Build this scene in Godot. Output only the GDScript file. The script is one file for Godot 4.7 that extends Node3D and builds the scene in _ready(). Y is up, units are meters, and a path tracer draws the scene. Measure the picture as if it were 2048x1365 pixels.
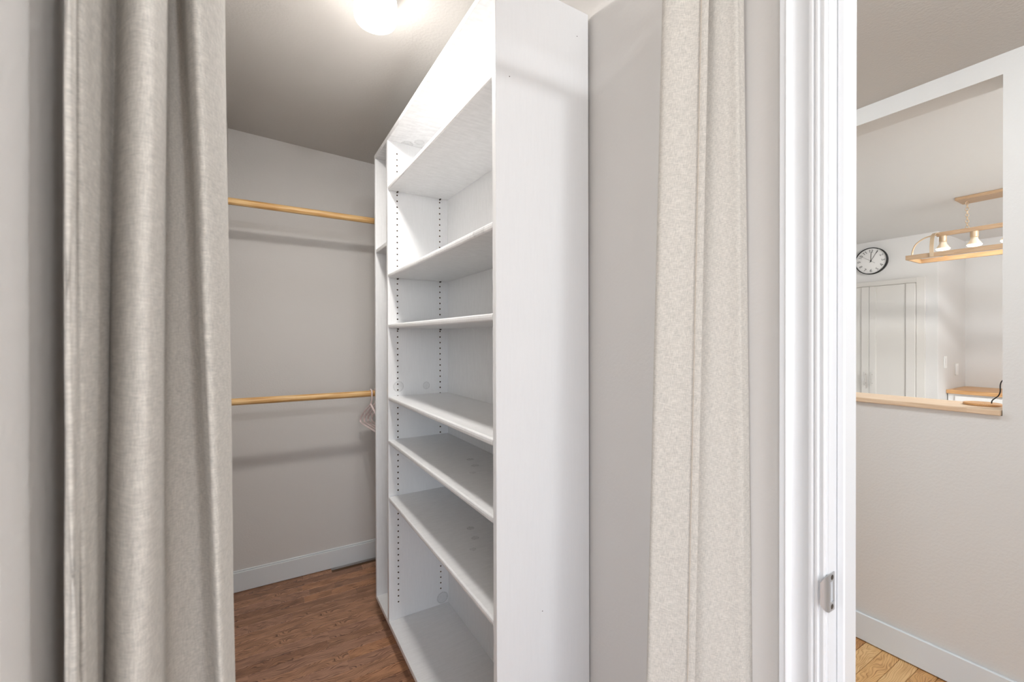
extends Node3D
# Closet with a white bookcase behind linen curtains; a hall and a kitchen show through the door on the right.
# x runs to the right along the closet's back wall, -z runs into the closet, y is up, metres.

const EYE := 1.30
const FOCAL := 860.0
const YAW := 0.53865
const W_LEFT := -0.118
const W_RIGHT := 0.778
const W_HALL := 0.862
const H_WALL := 2.2636
const K_WALL := 5.4407
const K_BACK := 6.23
const BACK := -2.632
const WHITE_PAINT := Color(0.93, 0.931, 0.934)   # the bookcase, every board of it
const HALL_TOP := 2.311
const WX0 := -2.3
const WX1 := 0.1
const SZ0 := 0.5
const SZ1 := 2.6
const WY0 := 0.75
const WY1 := 2.15

var M := {}
var used := {}

# ------------------------------------------------------------------ helpers
func ray(px: float) -> Vector2:   # x and forward for one unit of depth
	var u := (px - 1024.0) / FOCAL
	return Vector2(sin(YAW) + u * cos(YAW), cos(YAW) - u * sin(YAW))

func at_forward(px: float, fwd: float) -> Vector2:   # floor-plan point (x, forward)
	var r := ray(px)
	return r * (fwd / r.y)

func at_side(px: float, side: float) -> Vector2:
	var r := ray(px)
	return r * (side / r.x)

func new_st() -> SurfaceTool:
	var st := SurfaceTool.new()
	st.begin(Mesh.PRIMITIVE_TRIANGLES)
	return st

func vert(st: SurfaceTool, p: Vector3, n: Vector3, uv: Vector2) -> void:
	st.set_normal(n)
	st.set_uv(uv)
	st.add_vertex(p)

func plan_uv(p: Vector3, n: Vector3) -> Vector2:
	var a := n.abs()
	if a.y >= a.x and a.y >= a.z:
		return Vector2(p.z, p.x)
	if a.x >= a.z:
		return Vector2(p.z, p.y)
	return Vector2(p.x, p.y)

func tri_n(st: SurfaceTool, p: Array, n: Array, uv: Array) -> void:
	var g: Vector3 = (p[1] - p[0]).cross(p[2] - p[0])
	var order := [0, 1, 2]
	if g.dot(n[0] + n[1] + n[2]) > 0.0:
		order = [0, 2, 1]
	for k in order:
		vert(st, p[k], n[k], uv[k])

func face(st: SurfaceTool, pts: Array, out_dir: Vector3) -> void:   # flat convex polygon
	var n: Vector3 = (pts[1] - pts[0]).cross(pts[2] - pts[0])
	if n.length() < 1e-12:
		return
	n = n.normalized()
	if n.dot(out_dir) < 0.0:
		n = -n
	for k in range(1, pts.size() - 1):
		tri_n(st, [pts[0], pts[k], pts[k + 1]], [n, n, n], [plan_uv(pts[0], n), plan_uv(pts[k], n), plan_uv(pts[k + 1], n)])

func box(st: SurfaceTool, a: Vector3, b: Vector3, bevel := 0.0) -> void:
	var lo := Vector3(minf(a.x, b.x), minf(a.y, b.y), minf(a.z, b.z))
	var hi := Vector3(maxf(a.x, b.x), maxf(a.y, b.y), maxf(a.z, b.z))
	var c := (lo + hi) / 2.0
	var h := (hi - lo) / 2.0
	var e := minf(bevel, minf(h.x, minf(h.y, h.z)) * 0.9)
	for axis in 3:
		for s in [-1.0, 1.0]:
			var u := (axis + 1) % 3
			var v := (axis + 2) % 3
			var pts := []
			for q in [[-1, -1], [1, -1], [1, 1], [-1, 1]]:
				var p := Vector3.ZERO
				p[axis] = s * h[axis]
				p[u] = q[0] * (h[u] - e)
				p[v] = q[1] * (h[v] - e)
				pts.append(c + p)
			var n := Vector3.ZERO
			n[axis] = s
			face(st, pts, n)
	if e <= 0.0:
		return
	for axis in 3:
		var u := (axis + 1) % 3
		var v := (axis + 2) % 3
		for q in [[-1, -1], [1, -1], [1, 1], [-1, 1]]:
			var pts := []
			for k in [[-1, 0], [1, 0], [1, 1], [-1, 1]]:
				var p := Vector3.ZERO
				p[axis] = k[0] * (h[axis] - e)
				p[u] = q[0] * (h[u] - (e if k[1] else 0.0))
				p[v] = q[1] * (h[v] - (0.0 if k[1] else e))
				pts.append(c + p)
			var n := Vector3.ZERO
			n[u] = q[0]
			n[v] = q[1]
			face(st, pts, n)
	for sx in [-1, 1]:
		for sy in [-1, 1]:
			for sz in [-1, 1]:
				var s3 := Vector3(sx, sy, sz)
				face(st, [c + s3 * Vector3(h.x, h.y - e, h.z - e), c + s3 * Vector3(h.x - e, h.y, h.z - e), c + s3 * Vector3(h.x - e, h.y - e, h.z)], s3)

func prism(st: SurfaceTool, poly: PackedVector2Array, y0: float, y1: float) -> void:   # floor-plan outline (x, z), swept upward
	var n := poly.size()
	var area := 0.0
	for k in n:
		area += poly[k].cross(poly[(k + 1) % n])
	for k in n:
		var p := poly[k]
		var q := poly[(k + 1) % n]
		var o := Vector2(q.y - p.y, p.x - q.x) * signf(area)
		face(st, [Vector3(p.x, y0, p.y), Vector3(q.x, y0, q.y), Vector3(q.x, y1, q.y), Vector3(p.x, y1, p.y)], Vector3(o.x, 0, o.y))
	var t := Geometry2D.triangulate_polygon(poly)
	for k in range(0, t.size(), 3):
		for y in [[y0, Vector3.DOWN], [y1, Vector3.UP]]:
			face(st, [Vector3(poly[t[k]].x, y[0], poly[t[k]].y), Vector3(poly[t[k + 1]].x, y[0], poly[t[k + 1]].y), Vector3(poly[t[k + 2]].x, y[0], poly[t[k + 2]].y)], y[1])

func lathe(st: SurfaceTool, prof: Array, segs: int, x := Transform3D.IDENTITY) -> void:   # prof: Vector2(radius, height)
	var rows := []
	for k in prof.size():
		var a: Vector2 = prof[maxi(k - 1, 0)]
		var b: Vector2 = prof[mini(k + 1, prof.size() - 1)]
		var t := (b - a).normalized()
		rows.append(Vector2(t.y, -t.x))
	var turn := 0.0
	for k in prof.size() - 1:
		turn += prof[k].x * prof[k + 1].y - prof[k + 1].x * prof[k].y
	for k in prof.size() - 1:
		for j in segs:
			var p := []
			var n := []
			var uv := []
			for q in [[k, j], [k + 1, j], [k + 1, j + 1], [k, j + 1]]:
				var a: float = TAU * q[1] / segs
				var r: Vector2 = prof[q[0]]
				var m: Vector2 = rows[q[0]]
				p.append(x * Vector3(r.x * cos(a), r.y, r.x * sin(a)))
				n.append((x.basis * Vector3(m.x * cos(a), m.y, m.x * sin(a))).normalized())
				uv.append(Vector2(a, r.y))
			for w in [[0, 1, 2], [0, 2, 3]]:
				tri_n(st, [p[w[0]], p[w[1]], p[w[2]]], [n[w[0]], n[w[1]], n[w[2]]], [uv[w[0]], uv[w[1]], uv[w[2]]])

func tube(st: SurfaceTool, path: Array, radius: float, segs := 10, closed := false) -> void:
	var n := path.size()
	var rings := []
	var side := Vector3.ZERO
	var run := 0.0
	for k in n:
		var a: Vector3 = path[(k - 1 + n) % n] if closed else path[maxi(k - 1, 0)]
		var b: Vector3 = path[(k + 1) % n] if closed else path[mini(k + 1, n - 1)]
		var t := (b - a).normalized()
		if side == Vector3.ZERO:
			side = t.cross(Vector3.UP if absf(t.y) < 0.9 else Vector3.RIGHT).normalized()
		side = (side - t * side.dot(t)).normalized()
		if k > 0:
			run += (path[k] - path[k - 1]).length()
		rings.append([path[k], side, t.cross(side), run])
	for k in (n if closed else n - 1):
		var k2 := (k + 1) % n
		for j in segs:
			var p := []
			var m := []
			var uv := []
			for q in [[k, j], [k2, j], [k2, j + 1], [k, j + 1]]:
				var a: float = TAU * q[1] / segs
				var d: Vector3 = rings[q[0]][1] * cos(a) + rings[q[0]][2] * sin(a)
				p.append(rings[q[0]][0] + d * radius)
				m.append(d)
				uv.append(Vector2(rings[q[0]][3], a * radius))
			tri_n(st, [p[0], p[1], p[2]], [m[0], m[1], m[2]], [uv[0], uv[1], uv[2]])
			tri_n(st, [p[0], p[2], p[3]], [m[0], m[2], m[3]], [uv[0], uv[2], uv[3]])
	if not closed:
		for e in [0, n - 1]:
			var ring := []
			for j in segs:
				var a: float = TAU * j / segs
				ring.append(rings[e][0] + (rings[e][1] * cos(a) + rings[e][2] * sin(a)) * radius)
			face(st, ring, (path[0] - path[1]) if e == 0 else (path[n - 1] - path[n - 2]))

func smooth_path(pts: Array, per := 8) -> Array:
	var out := []
	for k in pts.size() - 1:
		var a = pts[maxi(k - 1, 0)]
		var b = pts[k]
		var c = pts[k + 1]
		var d = pts[mini(k + 2, pts.size() - 1)]
		for j in per:
			out.append(b.cubic_interpolate(c, a, d, float(j) / per))
	out.append(pts[-1])
	return out

func numbered(called: String) -> String:
	var k: int = used.get(called, 0)
	used[called] = k + 1
	return called if k == 0 else "%s_%03d" % [called, k]

func put(called: String, st: SurfaceTool, mat: Material, parent: Node) -> MeshInstance3D:
	var o := MeshInstance3D.new()
	o.mesh = st.commit()
	o.material_override = mat
	o.name = numbered(called) if parent == self else called
	parent.add_child(o, true)
	return o

func block(called: String, a: Vector3, b: Vector3, mat: Material, parent: Node, bevel := 0.0) -> MeshInstance3D:
	var st := new_st()
	box(st, a, b, bevel)
	return put(called, st, mat, parent)

func thing(called: String, label: String, category: String, at: Vector3, group := "") -> Node3D:
	var o := Node3D.new()
	o.name = numbered(called)
	add_child(o)
	o.position = at
	tag(o, label, category, group)
	return o

func tag(o: Node, label: String, category: String, group := "") -> void:
	o.set_meta("label", label)
	o.set_meta("category", category)
	if group:
		o.set_meta("group", group)

func structure(o: Node, label: String, category: String) -> Node:
	tag(o, label, category)
	o.set_meta("kind", "structure")
	return o

func shell(called: String, label: String, category: String) -> Node3D:
	var o := thing(called, label, category, Vector3.ZERO)
	o.set_meta("kind", "structure")
	return o

# ------------------------------------------------------------------ materials
func plain(c: Color, rough := 0.6, metal := 0.0) -> StandardMaterial3D:
	var m := StandardMaterial3D.new()
	m.albedo_color = c
	m.roughness = rough
	m.metallic = metal
	return m

func tex(im: Image) -> ImageTexture:
	im.generate_mipmaps()
	return ImageTexture.create_from_image(im)

func noise(s: int, freq: float, oct := 3) -> FastNoiseLite:
	var n := FastNoiseLite.new()
	n.seed = s
	n.noise_type = FastNoiseLite.TYPE_SIMPLEX_SMOOTH
	n.frequency = freq
	n.fractal_octaves = oct
	return n

func roller_paint(c: Color, rough: float, bump: float) -> StandardMaterial3D:   # rolled wall paint: a fine orange-peel relief
	var m := plain(c, rough)
	var t := NoiseTexture2D.new()
	t.noise = noise(7, 0.06, 3)
	t.width = 512
	t.height = 512
	t.seamless = true
	t.as_normal_map = true
	t.bump_strength = bump
	m.normal_enabled = true
	m.normal_texture = t
	m.normal_scale = 0.14
	m.uv1_triplanar = true
	m.uv1_world_triplanar = true
	m.uv1_scale = Vector3(2.5, 2.5, 2.5)
	return m

func oak(s: int, base: Color, dark: Color) -> ImageTexture:   # one strip-floor board: growth rings, open pores
	var w := 1024
	var h := 96
	var im := Image.create(w, h, false, Image.FORMAT_RGB8)
	var warp := noise(s, 0.004, 2)
	var fine := noise(s + 50, 0.5, 2)
	var tone := noise(s + 90, 0.006, 2)
	for x in w:
		for y in h:
			var wy := float(y) + 34.0 * warp.get_noise_2d(x, y * 2.2 + s * 31)
			var ring := 0.5 + 0.5 * sin(wy * 0.52 + 2.0 * warp.get_noise_2d(x * 1.7 + 900, y * 0.5))
			ring = pow(ring, 5.0)
			var pore := clampf(fine.get_noise_2d(x * 0.012, wy * 0.55) * 1.9 - 0.2, 0.0, 1.0) * (0.6 + 0.4 * fine.get_noise_2d(x * 0.3, y * 1.1))
			var k := clampf(0.5 * ring + 1.0 * pore + 0.3 * tone.get_noise_2d(x, y * 3.0), 0.0, 1.0)
			im.set_pixel(x, y, base.lerp(dark, k))
	return tex(im)

func linen(s: int) -> ImageTexture:   # plain weave with slubs; 768 pixels are 0.36 m
	var n := 768
	var im := Image.create(n, n, false, Image.FORMAT_RGB8)
	var slub_u := noise(s, 0.5, 2)
	var slub_v := noise(s + 1, 0.5, 2)
	var heather := noise(s + 2, 0.03, 3)
	var rng := RandomNumberGenerator.new()
	rng.seed = s
	for x in n:
		for y in n:
			var over := (x / 2 + y / 2) % 2 == 0
			var a := slub_u.get_noise_2d(x * 0.06, y * 0.9)
			var b := slub_v.get_noise_2d(x * 0.9, y * 0.06)
			var k := 0.88 + 0.10 * (a if over else b) + 0.035 * (a + b) + 0.02 * heather.get_noise_2d(x, y) + rng.randf_range(-0.035, 0.035)
			if not over:
				k -= 0.03
			k = clampf(k, 0.0, 1.0)
			im.set_pixel(x, y, Color(k, k * 0.985 + 0.004, k * 0.96 + 0.012))
	return tex(im)

func brushed(s: int, knots: Array, grain: float, w := 256, h := 512) -> ImageTexture:   # brushed white paint over boards, knots bleeding through
	var im := Image.create(w, h, false, Image.FORMAT_RGB8)
	var g := noise(s, 0.5, 2)
	var spot := noise(s + 3, 0.09, 2)
	for x in w:
		for y in h:
			var k := 0.97 + grain * g.get_noise_2d(x * 0.55, y * 0.03) + 0.3 * grain * spot.get_noise_2d(x, y)
			for kn in knots:   # [u, v, radius u, radius v, strength]
				var d := Vector2((float(x) / w - kn[0]) / kn[2], (float(y) / h - kn[1]) / kn[3]).length()
				if d < 1.0:
					k -= kn[4] * (0.5 + 0.5 * smoothstep(0.72, 0.9, d)) * (1.0 - smoothstep(0.93, 1.0, d)) * (1.0 + 0.8 * spot.get_noise_2d(x * 3.0, y * 3.0))
			k = clampf(k, 0.0, 1.0)
			im.set_pixel(x, y, Color(k, k, k))
	return tex(im)

func painted(t: Texture2D, c: Color, span: Vector2) -> StandardMaterial3D:   # span: metres that the texture covers
	var m := plain(c, 0.28)
	m.albedo_texture = t
	m.uv1_scale = Vector3(1.0 / span.x, 1.0 / span.y, 1)
	return m

func dowel_wood() -> StandardMaterial3D:
	var im := Image.create(512, 64, false, Image.FORMAT_RGB8)
	var a := noise(11, 0.5, 2)
	var t := noise(12, 0.01, 2)
	for x in 512:
		for y in 64:
			var k := clampf(0.5 + 0.9 * a.get_noise_2d(x * 0.012, y * 0.5) + 0.4 * t.get_noise_2d(x, y), 0.0, 1.0)
			im.set_pixel(x, y, Color(0.93, 0.79, 0.57).lerp(Color(0.78, 0.58, 0.34), k))
	var m := plain(Color(1, 1, 1), 0.45)
	m.albedo_texture = tex(im)
	m.uv1_scale = Vector3(1.0, 6.0, 1)
	return m

func light_wood(s: int, a: Color, b: Color, scale: float) -> StandardMaterial3D:
	var im := Image.create(256, 256, false, Image.FORMAT_RGB8)
	var n1 := noise(s, 0.5, 2)
	for x in 256:
		for y in 256:
			im.set_pixel(x, y, a.lerp(b, clampf(0.5 + 0.8 * n1.get_noise_2d(x * 0.02, y * 0.35), 0.0, 1.0)))
	var m := plain(Color(1, 1, 1), 0.4)
	m.albedo_texture = tex(im)
	m.uv1_scale = Vector3(scale, scale, 1)
	return m

func make_materials() -> void:
	M.wall = roller_paint(Color(0.835, 0.822, 0.808), 0.62, 3.0)
	M.hall = M.wall
	M.kitchen = roller_paint(Color(0.865, 0.855, 0.845), 0.6, 3.0)
	M.ceiling = roller_paint(Color(0.80, 0.787, 0.770), 0.8, 5.0)
	M.trim = plain(Color(0.86, 0.864, 0.87), 0.34)
	M.trim_grey = plain(Color(0.86, 0.875, 0.885), 0.4)
	M.white = painted(brushed(21, [], 0.02), WHITE_PAINT, Vector2(0.5, 1.0))
	M.side = painted(brushed(22, [], 0.005), WHITE_PAINT, Vector2(0.5, 1.0))
	M.steel = plain(Color(0.70, 0.70, 0.70), 0.35, 0.6)
	M.dark_steel = plain(Color(0.30, 0.27, 0.24), 0.5, 0.5)
	M.bore = plain(Color(0.42, 0.31, 0.21), 0.95)
	M.subfloor = plain(Color(0.42, 0.32, 0.24), 0.9)
	M.black = plain(Color(0.05, 0.045, 0.04), 0.6)
	M.dowel = dowel_wood()
	M.pink_plastic = plain(Color(0.95, 0.88, 0.875), 0.3)
	M.rod_white = plain(Color(0.88, 0.88, 0.87), 0.4)
	var f := linen(5)
	M.linen = plain(Color(0.855, 0.84, 0.818), 0.95)
	M.linen.albedo_texture = f
	M.linen.uv1_scale = Vector3(1.0 / 0.36, 1.0 / 0.36, 1)
	M.linen.backlight_enabled = true
	M.linen.backlight = Color(0.40, 0.33, 0.25)
	M.linen.rim_enabled = true
	M.linen.rim = 0.15
	M.thread = plain(Color(0.70, 0.65, 0.59), 0.9)
	M.planks = []
	M.hall_planks = []
	var tones := [[Color(0.74, 0.56, 0.44), Color(0.32, 0.21, 0.15)], [Color(0.69, 0.52, 0.41), Color(0.30, 0.195, 0.14)], [Color(0.77, 0.57, 0.43), Color(0.36, 0.23, 0.15)], [Color(0.72, 0.55, 0.45), Color(0.32, 0.21, 0.16)], [Color(0.65, 0.48, 0.375), Color(0.27, 0.175, 0.125)]]
	for k in tones.size():
		var t := oak(100 + 17 * k, tones[k][0], tones[k][1])
		var m := plain(Color(1, 1, 1), 0.5)
		m.albedo_texture = t
		M.planks.append(m)
	var golden := [[Color(0.90, 0.72, 0.49), Color(0.68, 0.46, 0.25)], [Color(0.86, 0.66, 0.43), Color(0.60, 0.39, 0.20)], [Color(0.92, 0.76, 0.54), Color(0.72, 0.50, 0.29)], [Color(0.80, 0.59, 0.37), Color(0.52, 0.32, 0.17)]]
	for k in golden.size():
		var t := oak(300 + 13 * k, golden[k][0], golden[k][1])
		var m := plain(Color(1, 1, 1), 0.38)
		m.albedo_texture = t
		M.hall_planks.append(m)
	M.pale_floor = plain(Color(0.78, 0.77, 0.75), 0.5)
	M.sill_wood = light_wood(41, Color(0.87, 0.77, 0.66), Color(0.81, 0.69, 0.57), 2.0)
	M.counter_wood = light_wood(42, Color(0.88, 0.70, 0.50), Color(0.76, 0.56, 0.36), 2.0)
	M.cork = light_wood(43, Color(0.80, 0.62, 0.42), Color(0.66, 0.46, 0.27), 9.0)
	M.brass_wood = light_wood(44, Color(0.76, 0.64, 0.51), Color(0.69, 0.56, 0.43), 3.0)
	M.satin_brass = plain(Color(0.80, 0.70, 0.58), 0.45, 0.3)
	M.cabinet = plain(Color(0.865, 0.85, 0.83), 0.42)
	M.cabinet_white = plain(Color(0.93, 0.925, 0.92), 0.4)
	M.plate = plain(Color(0.95, 0.95, 0.945), 0.35)
	M.chrome = plain(Color(0.86, 0.85, 0.84), 0.2, 0.9)
	M.clock_face = plain(Color(0.90, 0.89, 0.88), 0.5)
	M.glow_white = plain(Color(0.95, 0.95, 0.95), 0.4)
	M.glow_white.emission_enabled = true
	M.glow_white.emission = Color(1.0, 0.97, 0.93)
	M.glow_white.emission_energy_multiplier = 3.0
	M.glow_warm = plain(Color(0.95, 0.93, 0.9), 0.4)
	M.glow_warm.emission_enabled = true
	M.glow_warm.emission = Color(1.0, 0.93, 0.82)
	M.glow_warm.emission_energy_multiplier = 5.0
	M.reflector = plain(Color(0.95, 0.88, 0.78), 0.35)
	M.glass = plain(Color(0.95, 0.97, 0.98, 0.06), 0.03)
	M.glass.transparency = BaseMaterial3D.TRANSPARENCY_ALPHA

# ------------------------------------------------------------------ scene
func _ready() -> void:
	# camera
	var cam := Camera3D.new()
	cam.name = "camera"
	cam.fov = rad_to_deg(2.0 * atan(682.5 / FOCAL))
	cam.near = 0.02
	cam.far = 60.0
	add_child(cam)
	var phys := CameraAttributesPhysical.new()
	phys.frustum_focal_length = 12.0 / (682.5 / FOCAL)
	phys.frustum_focus_distance = 1.6
	phys.frustum_near = 0.02
	phys.frustum_far = 60.0
	phys.exposure_aperture = 7.0
	cam.attributes = phys
	cam.position = Vector3(0, EYE, 0)
	cam.rotation = Vector3(-atan(1.6 / FOCAL), -YAW, 0)
	cam.current = true
	# sky and exposure
	var we := WorldEnvironment.new()
	we.name = "world"
	var env := Environment.new()
	var sky := Sky.new()
	var sm := ProceduralSkyMaterial.new()
	sm.sky_top_color = Color(0.55, 0.68, 0.86)
	sm.sky_horizon_color = Color(0.86, 0.90, 0.95)
	sm.ground_bottom_color = Color(0.45, 0.45, 0.42)
	sm.ground_horizon_color = Color(0.75, 0.77, 0.78)
	sm.energy_multiplier = 4.0
	sky.sky_material = sm
	env.background_mode = Environment.BG_SKY
	env.sky = sky
	env.tonemap_mode = Environment.TONE_MAPPER_LINEAR
	env.tonemap_exposure = 1.13
	env.sdfgi_enabled = true
	env.ssao_enabled = true
	env.ssil_enabled = true
	we.environment = env
	add_child(we)
	# daylight that comes in through the two bedroom windows
	var wy := (WY0 + WY1) / 2.0
	daylight(Vector2(WX1 - WX0, WY1 - WY0), Vector3((WX0 + WX1) / 2.0, wy, 3.19), 0.0, 5.2)
	daylight(Vector2(SZ1 - SZ0, WY1 - WY0), Vector3(-3.19, wy, (SZ0 + SZ1) / 2.0), -PI / 2, 6.0)
	make_materials()
	build_shell()
	build_floor()
	build_door()
	build_bookcase()
	build_curtains()
	build_closet()
	build_lamps()
	build_kitchen()

func daylight(size: Vector2, at: Vector3, turn: float, energy: float) -> void:
	var day := AreaLight3D.new()
	day.name = "window_daylight"
	day.area_size = size - Vector2(0.1, 0.1)
	day.light_energy = energy
	day.light_color = Color(0.96, 0.985, 1.0)
	day.area_range = 14.0
	day.shadow_enabled = true
	day.position = at
	day.rotation.y = turn
	add_child(day, true)

func omni(parent: Node, at: Vector3, energy: float, c: Color, size: float) -> void:
	var l := OmniLight3D.new()
	l.name = "light"
	l.light_energy = energy
	l.light_color = c
	l.light_size = size
	l.omni_range = 14.0
	l.omni_attenuation = 2.0
	l.shadow_enabled = true
	l.position = at
	parent.add_child(l, true)

# ------------------------------------------------------------------ the rooms
func build_shell() -> void:
	structure(block("wall_left", Vector3(W_LEFT - 0.12, -0.1, -0.339), Vector3(W_LEFT, 2.5, BACK), M.wall, self), "greige closet wall behind the bunched curtain with a frayed edge", "wall")
	structure(block("wall_back", Vector3(W_LEFT - 0.12, -0.1, BACK), Vector3(W_RIGHT + 0.1, 2.5, BACK - 0.12), M.wall, self), "greige closet wall behind the two wooden rods", "wall")
	var wr := shell("wall_right", "greige wall between the bookcase and the white door casing", "wall")
	block("wall_panel", Vector3(W_RIGHT, -0.1, -0.352), Vector3(W_HALL, 2.5, BACK - 0.12), M.wall, wr)
	block("wall_panel", Vector3(W_RIGHT, -0.1, 0.51), Vector3(W_HALL, 2.5, 3.2), M.wall, wr)
	block("wall_panel", Vector3(W_RIGHT, 2.06, -0.342), Vector3(W_HALL, 2.5, 0.51), M.wall, wr)
	structure(block("wall_bedroom", Vector3(-3.2, -0.1, -0.339), Vector3(W_LEFT - 0.12, 2.5, -0.459), M.wall, self), "greige bedroom wall beside the closet opening", "wall")
	var wf := shell("wall_front", "greige bedroom wall with the wide window behind the photographer", "wall")
	block("wall_panel", Vector3(-3.32, -0.1, 3.2), Vector3(WX0, 2.5, 3.32), M.wall, wf)
	block("wall_panel", Vector3(WX1, -0.1, 3.2), Vector3(6.5, 2.5, 3.32), M.wall, wf)
	block("wall_panel", Vector3(WX0, -0.1, 3.2), Vector3(WX1, WY0, 3.32), M.wall, wf)
	block("wall_panel", Vector3(WX0, WY1, 3.2), Vector3(WX1, 2.5, 3.32), M.wall, wf)
	var wo := shell("wall_outer", "greige bedroom side wall with a second window", "wall")
	block("wall_panel", Vector3(-3.32, -0.1, -0.459), Vector3(-3.2, 2.5, SZ0), M.wall, wo)
	block("wall_panel", Vector3(-3.32, -0.1, SZ1), Vector3(-3.2, 2.5, 3.2), M.wall, wo)
	block("wall_panel", Vector3(-3.32, -0.1, SZ0), Vector3(-3.2, WY0, SZ1), M.wall, wo)
	block("wall_panel", Vector3(-3.32, WY1, SZ0), Vector3(-3.2, 2.5, SZ1), M.wall, wo)
	var win2 := shell("window_2", "white framed window in the bedroom side wall", "window")
	var zm := (SZ0 + SZ1) / 2.0
	for b in [[SZ0, WY0, SZ0 + 0.06, WY1], [SZ1 - 0.06, WY0, SZ1, WY1], [zm - 0.03, WY0 + 0.06, zm + 0.03, WY1 - 0.06], [SZ0 + 0.06, WY0, SZ1 - 0.06, WY0 + 0.06], [SZ0 + 0.06, WY1 - 0.06, SZ1 - 0.06, WY1]]:
		block("window_frame", Vector3(-3.29, b[1], b[0]), Vector3(-3.22, b[3], b[2]), M.trim, win2)
	for b in [[SZ0 + 0.06, zm - 0.03], [zm + 0.03, SZ1 - 0.06]]:
		block("pane", Vector3(-3.258, WY0 + 0.06, b[0]), Vector3(-3.252, WY1 - 0.06, b[1]), M.glass, win2)
	var win := shell("window_1", "white framed bedroom window behind the photographer", "window")
	var xm := (WX0 + WX1) / 2.0
	for b in [[WX0, WY0, WX0 + 0.06, WY1], [WX1 - 0.06, WY0, WX1, WY1], [xm - 0.03, WY0 + 0.06, xm + 0.03, WY1 - 0.06], [WX0 + 0.06, WY0, WX1 - 0.06, WY0 + 0.06], [WX0 + 0.06, WY1 - 0.06, WX1 - 0.06, WY1]]:
		block("window_frame", Vector3(b[0], b[1], 3.22), Vector3(b[2], b[3], 3.29), M.trim, win)
	for b in [[WX0 + 0.06, xm - 0.03], [xm + 0.03, WX1 - 0.06]]:
		block("pane", Vector3(b[0], WY0 + 0.06, 3.252), Vector3(b[1], WY1 - 0.06, 3.258), M.glass, win)
	# hall wall with the pass-through
	var wh := shell("wall_hall", "greige hall wall with the pass-through opening to the kitchen", "wall")
	var hb := H_WALL + 0.12
	block("wall_panel", Vector3(H_WALL, -0.1, 3.2), Vector3(hb, 2.5, -0.4144), M.hall, wh)
	block("wall_panel", Vector3(H_WALL, -0.1, -0.4144), Vector3(hb, 1.032, -2.3), M.hall, wh)
	block("wall_panel", Vector3(H_WALL, 2.2385, -0.4144), Vector3(hb, 2.5, -2.3), M.hall, wh)
	block("wall_panel", Vector3(H_WALL, -0.1, -2.3), Vector3(hb, 2.5, -3.0), M.hall, wh)
	structure(block("trim_1", Vector3(H_WALL - 0.014, 1.033, -0.4164), Vector3(H_WALL + 0.20, 1.052, -2.3), M.sill_wood, self, 0.002), "pale wood ledge along the bottom of the pass-through", "ledge")
	structure(block("baseboard_hall", Vector3(H_WALL - 0.014, 0.003, 3.2), Vector3(H_WALL, 0.118, -2.9), M.trim_grey, self, 0.003), "pale grey painted baseboard along the hall wall", "baseboard")
	# kitchen walls
	var wk := shell("wall_kitchen", "pale kitchen wall with the round clock", "wall")
	block("wall_panel", Vector3(K_WALL, -0.1, -1.3971), Vector3(6.5, 2.5, -3.0), M.kitchen, wk, 0.002)
	structure(block("wall_alcove", Vector3(K_BACK, -0.1, -1.3971), Vector3(6.5, 2.5, 3.2), M.kitchen, self), "pale kitchen wall behind the wooden worktop", "wall")
	structure(block("wall_far", Vector3(W_RIGHT + 0.1, -0.1, -3.0), Vector3(6.5, 2.5, -3.12), M.kitchen, self), "pale end wall of the hall and kitchen", "wall")
	structure(block("wall_end", Vector3(W_HALL - 0.02, -0.1, BACK - 0.1), Vector3(W_HALL, 2.5, -3.0), M.hall, self), "hall wall beside the closet end", "wall")
	# ceilings
	var cc := new_st()
	var hl := 2.384
	var hr := 2.345
	var q := [Vector3(W_LEFT - 0.05, hl + 0.002, 0), Vector3(W_RIGHT + 0.05, hr - 0.002, 0), Vector3(W_RIGHT + 0.05, 2.6, 0), Vector3(W_LEFT - 0.05, 2.6, 0)]
	var z0 := Vector3(0, 0, -0.345)
	var z1 := Vector3(0, 0, BACK - 0.05)
	var mid: Vector3 = (q[0] + q[2]) / 2.0
	for k in 4:
		var a: Vector3 = q[k]
		var b: Vector3 = q[(k + 1) % 4]
		face(cc, [a + z0, b + z0, b + z1, a + z1], (a + b) / 2.0 - mid)
	face(cc, [q[0] + z0, q[1] + z0, q[2] + z0, q[3] + z0], Vector3.BACK)
	face(cc, [q[0] + z1, q[1] + z1, q[2] + z1, q[3] + z1], Vector3.FORWARD)
	structure(put("ceiling", cc, M.ceiling, self), "greige closet ceiling around the glowing drum lamp", "ceiling")
	structure(block("ceiling_bedroom", Vector3(-3.2, 2.42, -0.345), Vector3(W_RIGHT, 2.6, 3.2), M.ceiling, self), "bedroom ceiling in front of the closet", "ceiling")
	structure(block("ceiling_hall", Vector3(W_HALL, HALL_TOP, -3.0), Vector3(H_WALL, 2.6, 3.2), M.ceiling, self), "greige ceiling of the hall", "ceiling")
	structure(block("ceiling_kitchen", Vector3(H_WALL + 0.12, HALL_TOP, -3.0), Vector3(6.5, 2.6, 3.2), M.kitchen, self), "pale kitchen ceiling above the pendant", "ceiling")
	structure(block("ceiling_roof", Vector3(-3.5, 2.6, -3.3), Vector3(6.7, 2.7, 3.5), M.ceiling, self), "roof slab over all rooms", "roof")
	# closet baseboard: lifted a little off the boards, more at the bookcase end
	var bb := block("baseboard_back", Vector3(0, 0, 0), Vector3(W_RIGHT - W_LEFT, 0.100, 0.012), M.trim_grey, self, 0.0015)
	bb.position = Vector3(W_LEFT, 0.002, BACK)
	structure(bb, "pale grey painted baseboard on the closet back wall", "baseboard")
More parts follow.
